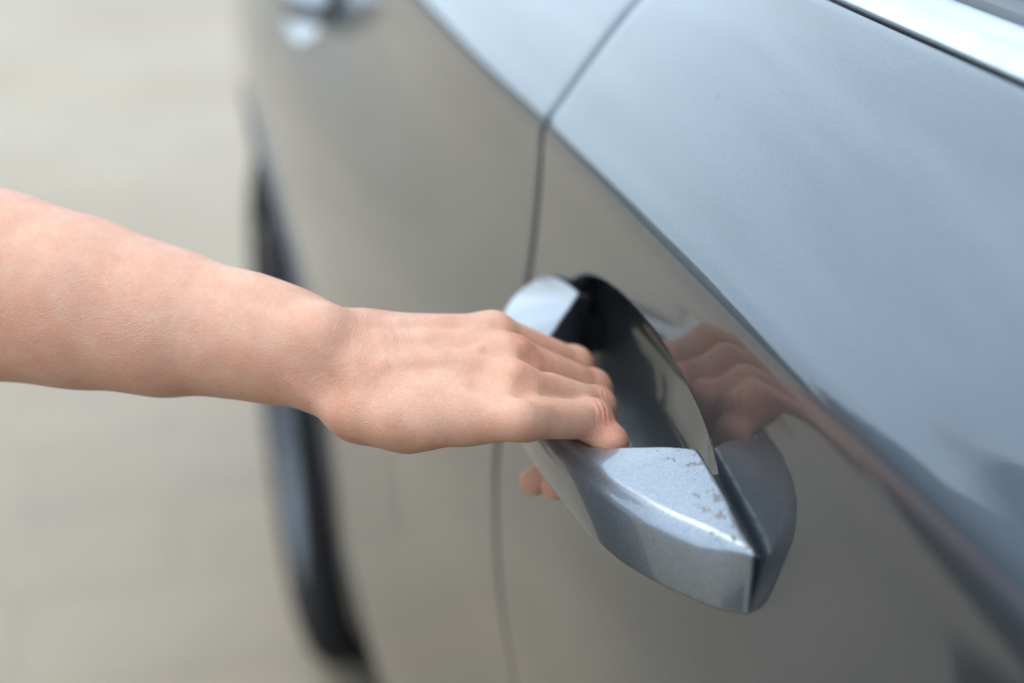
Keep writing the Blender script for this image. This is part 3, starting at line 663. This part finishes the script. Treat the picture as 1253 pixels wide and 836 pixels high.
# ---------------------------------------------------------------- the rest of the two people
def field_mesh(prims, h, relax_n=1, subs=()):
    lo = np.full(3, 9.); hi = -lo
    for k, a, kk in prims:
        pts = [np.array(a[0])] + ([np.array(a[1])] if k == 'cone' else []); r = (max(a[2], a[3]) if k == 'cone' else max(a[1])) + .02
        for p in pts: lo = np.minimum(lo, p - r); hi = np.maximum(hi, p + r)
    fd = Field(*[np.arange(l, u + h, h) for l, u in zip(lo, hi)]); fd.F[:] = .08
    for k, a, kk in prims: add(fd, k, a, kk)
    for k, a, kk in subs: add(fd, k, a, kk, True)
    p, q = surface_nets(fd); return relax(p, q, relax_n, .5), q
V3 = lambda *a: np.array(a, float)
def limb(pts, rs, k=.02): return [('cone', (V3(*pts[i]), V3(*pts[i+1]), rs[i], rs[i+1]), k) for i in range(len(pts) - 1)]
def hand_prims(wr, d, side, palm):
    """a relaxed hand: palm, four curled fingers, thumb off the palm's side"""
    d = d / np.linalg.norm(d); s = side / np.linalg.norm(side); n = palm / np.linalg.norm(palm); out = limb([wr, wr + d * .07], [.021, .024], .01)
    for i, L in enumerate((.068, .078, .073, .058)):
        b0 = wr + d * .085 + s * (.030 - .020 * i); p1 = b0 + d * L * .5 + n * .006; p2 = p1 + d * L * .25 + n * .018; p3 = p2 + d * .05 * L + n * .018
        out += limb([b0 - d * .04, b0, p1, p2, p3], [.012, .0105, .0095, .0085, .0075], .004)
    t0 = wr + d * .025 + s * .024; out += limb([t0, t0 + d * .035 + s * .022 + n * .01, t0 + d * .062 + s * .026 + n * .018], [.014, .0115, .009], .006)
    return out
def head_prims(c, f, up_):
    """head of 0.22 m: skull, jaw, nose, lips, ears, brow; f = facing, up_ = crown"""
    f = f / np.linalg.norm(f); s = np.cross(f, up_); s /= np.linalg.norm(s); u = np.cross(s, f); Rm = np.array([s, f, u])
    P_ = lambda a, b_, c_: c + s * a + f * b_ + u * c_
    E_ = lambda p, r, k: ('ell', (tuple(p), r, Rm), k)
    o = [E_(P_(0, -.015, .025), (.075, .095, .088), .01), E_(P_(0, .022, -.045), (.056, .062, .064), .03), E_(P_(0, .070, -.088), (.022, .018, .018), .02),
         ('cone', (P_(0, .082, .010), P_(0, .100, -.022), .007, .011), .008), E_(P_(0, .086, -.052), (.022, .010, .005), .004), E_(P_(0, .084, -.060), (.019, .010, .006), .003), E_(P_(0, .072, .024), (.050, .016, .010), .015)]
    for q in (-1, 1): o += [E_(P_(.074 * q, -.008, -.008), (.010, .017, .030), .006), E_(P_(.034 * q, .062, -.022), (.020, .016, .018), .02), E_(P_(.031 * q, .075, .002), (.014, .011, .009), .004)]
    hair = [E_(P_(0, -.028, .036), (.086, .098, .094), .02), E_(P_(0, -.070, -.035), (.062, .045, .080), .03)] + [E_(P_(.066 * q, -.035, .0), (.022, .048, .055), .02) for q in (-1, 1)]
    cut = [E_(P_(0, .105, -.030), (.066, .080, .085), .012)]
    return o, hair, cut
CLOTH_N = simple('navy_cotton', (.018, .026, .045), .85); CLOTH_D = simple('dark_denim', (.030, .029, .030), .85); CLOTH_K = simple('charcoal_jersey', (.022, .023, .026), .85)
SHOE = simple('shoe_leather', (.02, .018, .017), .5); HAIRM = simple('dark_hair', (.014, .010, .008), .45)
def clothes(o, shirt, trousers, shoes, hair, cut, mats, lower='trousers'):
    for nm, pr, m_, sb in (('shirt', shirt, mats[0], ()), (lower, trousers, mats[1], ()), ('shoe', shoes[:1], SHOE, ()), ('shoe', shoes[1:], SHOE, ()), ('hair', hair, HAIRM, cut)):
        p, q = field_mesh(pr, .008, 2, sb); c_ = from_np(nm, p - np.array(o.location), q, m_, o)
# the person opening the door stands just outside the picture, facing the car
ES = V3(-.450, .150, .955); SH = V3(-.56, .16, 1.20); SL = V3(-.60, .50, 1.21)
upper = limb([(-.345, .1215, .9425), ES, SH], [.0372, .040, .049], .02)
neck = limb([(-.58, .33, 1.22), (-.55, .33, 1.33)], [.060, .052], .03)
hd, hair, cut = head_prims(V3(-.54, .325, 1.43), V3(1, -.35, -.35), V3(.3, 0, 1))
arm2 = limb([SL, (-.60, .58, .95), (-.54, .58, .74)], [.048, .038, .027], .02) + hand_prims(V3(-.54, .58, .74), V3(.15, 0, -1), V3(1, 0, 0), V3(0, -1, .1))
trunk = limb([(-.58, .33, 1.20), (-.60, .33, 1.0), (-.60, .33, .86)], [.10, .095, .11], .05) + limb([SH, SL], [.05, .05], .04)
legs = limb([(-.60, .27, .84), (-.58, .26, .46), (-.62, .25, .08)], [.080, .052, .036], .03) + limb([(-.60, .42, .84), (-.60, .42, .46), (-.66, .43, .08)], [.080, .052, .036], .03)
bp_, bq_ = field_mesh(upper + neck + hd + arm2 + trunk + legs, .007, 1)
me = body.data; nv = len(ap)
V = np.concatenate([ap, bp_]); Q = np.concatenate([aq, bq_ + nv]); tmp = from_np('body', V, Q, None); new = tmp.data; old = body.data; body.data = new; new.materials.append(SKIN); bpy.data.objects.remove(tmp); bpy.data.meshes.remove(old)
shirt = limb([SH, (-.50, .14, 1.06)], [.062, .060], .03) + limb([SL, (-.605, .575, 1.07)], [.062, .058], .03) + limb([(-.58, .33, 1.19), (-.60, .33, 1.0), (-.60, .33, .82)], [.122, .118, .130], .06) + limb([SH, SL], [.062, .062], .05)
tro = limb([(-.61, .27, .88), (-.61, .20, .62), (-.62, .16, .38)], [.13, .155, .175], .05) + limb([(-.61, .34, .88), (-.62, .30, .62), (-.65, .26, .38)], [.13, .155, .175], .08)
sho = [('ell', ((-.57, .25, .045), (.13, .048, .045)), .01), ('ell', ((-.61, .43, .045), (.13, .048, .045)), .01)]
clothes(person, shirt, tro, sho, hair, cut, (CLOTH_N, CLOTH_D), 'skirt')

# the photographer, crouched behind the lens; the paint mirrors the dark clothes
pho = empty('person', (-.24, -.80, 0))
tag(pho, 'crouching person in charcoal clothes holding a camera, mirrored darkly in the handle and its recess', 'person')
o0 = np.array(pho.location)
hd, hair, cut = head_prims(V3(-.20, -.66, 1.15), V3(.23, .88, -.25), V3(0, .2, 1))
nk = limb([(-.22, -.80, .98), (-.21, -.72, 1.06)], [.06, .052], .03)
S1 = V3(-.05, -.80, .93); S2 = V3(-.42, -.76, .94); E1 = V3(-.06, -.60, .80); E2 = V3(-.43, -.60, .80); H1 = V3(-.115, -.545, 1.04); H2 = V3(-.285, -.510, 1.05)
arms = limb([S1, E1, H1], [.05, .04, .027], .02) + limb([S2, E2, H2], [.05, .04, .027], .02) + hand_prims(H1, V3(-.1, .1, 1), V3(-1, 0, 0), V3(-.4, -1, 0)) + hand_prims(H2, V3(.2, .1, 1), V3(1, 0, 0), V3(.4, -1, 0))
tr_ = limb([(-.23, -.80, .92), (-.24, -.88, .72), (-.25, -.95, .50)], [.11, .105, .13], .05) + limb([S1, S2], [.05, .05], .04)
L1 = [(-.16, -.93, .45), (-.13, -.55, .48), (-.15, -.86, .10)]; L2 = [(-.34, -.93, .45), (-.40, -.55, .42), (-.38, -.90, .10)]
p, q = field_mesh(hd + nk + arms + tr_ + limb(L1, [.08, .055, .04]) + limb(L2, [.08, .055, .04]), .007, 1)
from_np('body', p - o0, q, SKIN, pho)
clothes(pho, limb([S1, E1, S1 * .0 + (E1 * .35 + H1 * .65)], [.064, .054, .042], .03) + limb([S2, E2, E2 * .35 + H2 * .65], [.064, .054, .042], .03) + limb([(-.23, -.80, .91), (-.24, -.88, .72), (-.25, -.95, .48)], [.135, .13, .145], .06) + limb([S1, S2], [.064, .064], .05),
        limb(L1, [.10, .07, .055]) + limb(L2, [.10, .07, .055]) + limb([(-.2, -.95, .47), (-.30, -.95, .47)], [.12, .12], .05),
        [('ell', ((-.14, -.82, .045), (.048, .13, .045)), .01), ('ell', ((-.38, -.86, .045), (.048, .13, .045)), .01)], hair, cut, (CLOTH_K, CLOTH_D))
ca = empty('camera_body', (0, 0, 0)); tag(ca, 'black stills camera held up by the crouching person', 'camera')
Mc = cam.rotation_euler.to_matrix().to_4x4(); Mc.translation = cam.location
def at_cam(nm, prims_, mat_):
    p, q = prims_; P4 = np.array(Mc); return from_np(nm, p @ P4[:3, :3].T + P4[:3, 3], q, mat_, ca)
def rbox(c, hs, r, h=.002):
    fd = Field(*[np.arange(c[i] - hs[i] - .01, c[i] + hs[i] + .01, h) for i in range(3)]); g_ = fd.grids((slice(None),) * 3)
    q = [np.abs(g_[i] - c[i]) - (hs[i] - r) for i in range(3)]
    fd.F = (np.sqrt(sum(np.maximum(k, 0) ** 2 for k in q)) + np.minimum(np.maximum(np.maximum(q[0], q[1]), q[2]), 0) - r).astype(np.float32) + 0 * (g_[0] + g_[1] + g_[2]); return surface_nets(fd)
at_cam('housing', rbox((0, 0, .085), (.068, .042, .018), .008), RUBBER); at_cam('grip', rbox((.058, -.004, .074), (.014, .038, .026), .010), RUBBER); at_cam('viewfinder_hump', rbox((0, .048, .085), (.022, .014, .020), .006), RUBBER)
fd = Field(np.arange(-.04, .04, .002), np.arange(-.04, .04, .002), np.arange(.006, .07, .002)); g_ = fd.grids((slice(None),) * 3)
fd.F = np.maximum(np.hypot(g_[0], g_[1]) - .032, np.abs(g_[2] - .040) - .026).astype(np.float32); at_cam('lens_barrel', surface_nets(fd), RUBBER)

# ---------------------------------------------------------------- dark trees on the horizon, seen only in the paint
FOL, nt, b = new_mat('foliage'); n_ = N(nt, 'TexNoise', Scale=.8, Detail=6.0); t_ = N(nt, 'TexCoord'); nt.links.new(t_.outputs['Object'], n_.inputs['Vector'])
nt.links.new(ramp(nt, n_.outputs[0], .3, .7, (.03, .045, .04, 1), (.07, .09, .07, 1)), b.inputs['Base Color']); b.inputs['Roughness'].default_value = .8
rng = np.random.default_rng(3); V = []; F = []
for i in range(26000):
    a = rng.uniform(-2.4, 1.0); R0 = rng.uniform(34, 44); top = 3.2 + 1.2 * math.sin(a * 9) + 1.0 * math.sin(a * 23 + 1); z = top * rng.uniform(0, 1) ** .8
    p = V3(R0 * math.sin(a), R0 * math.cos(a), z); s = rng.uniform(.25, .55); e1 = rng.normal(size=3); e1 /= np.linalg.norm(e1); e2 = np.cross(e1, rng.normal(size=3)); e2 /= np.linalg.norm(e2)
    n0 = len(V); V += [p - e1*s, p + e2*s*.7, p + e1*s, p - e2*s*.7]; F.append((n0, n0+1, n0+2, n0+3))
tag(from_np('distant_trees', V, np.array(F), FOL, None, False), kind='stuff')
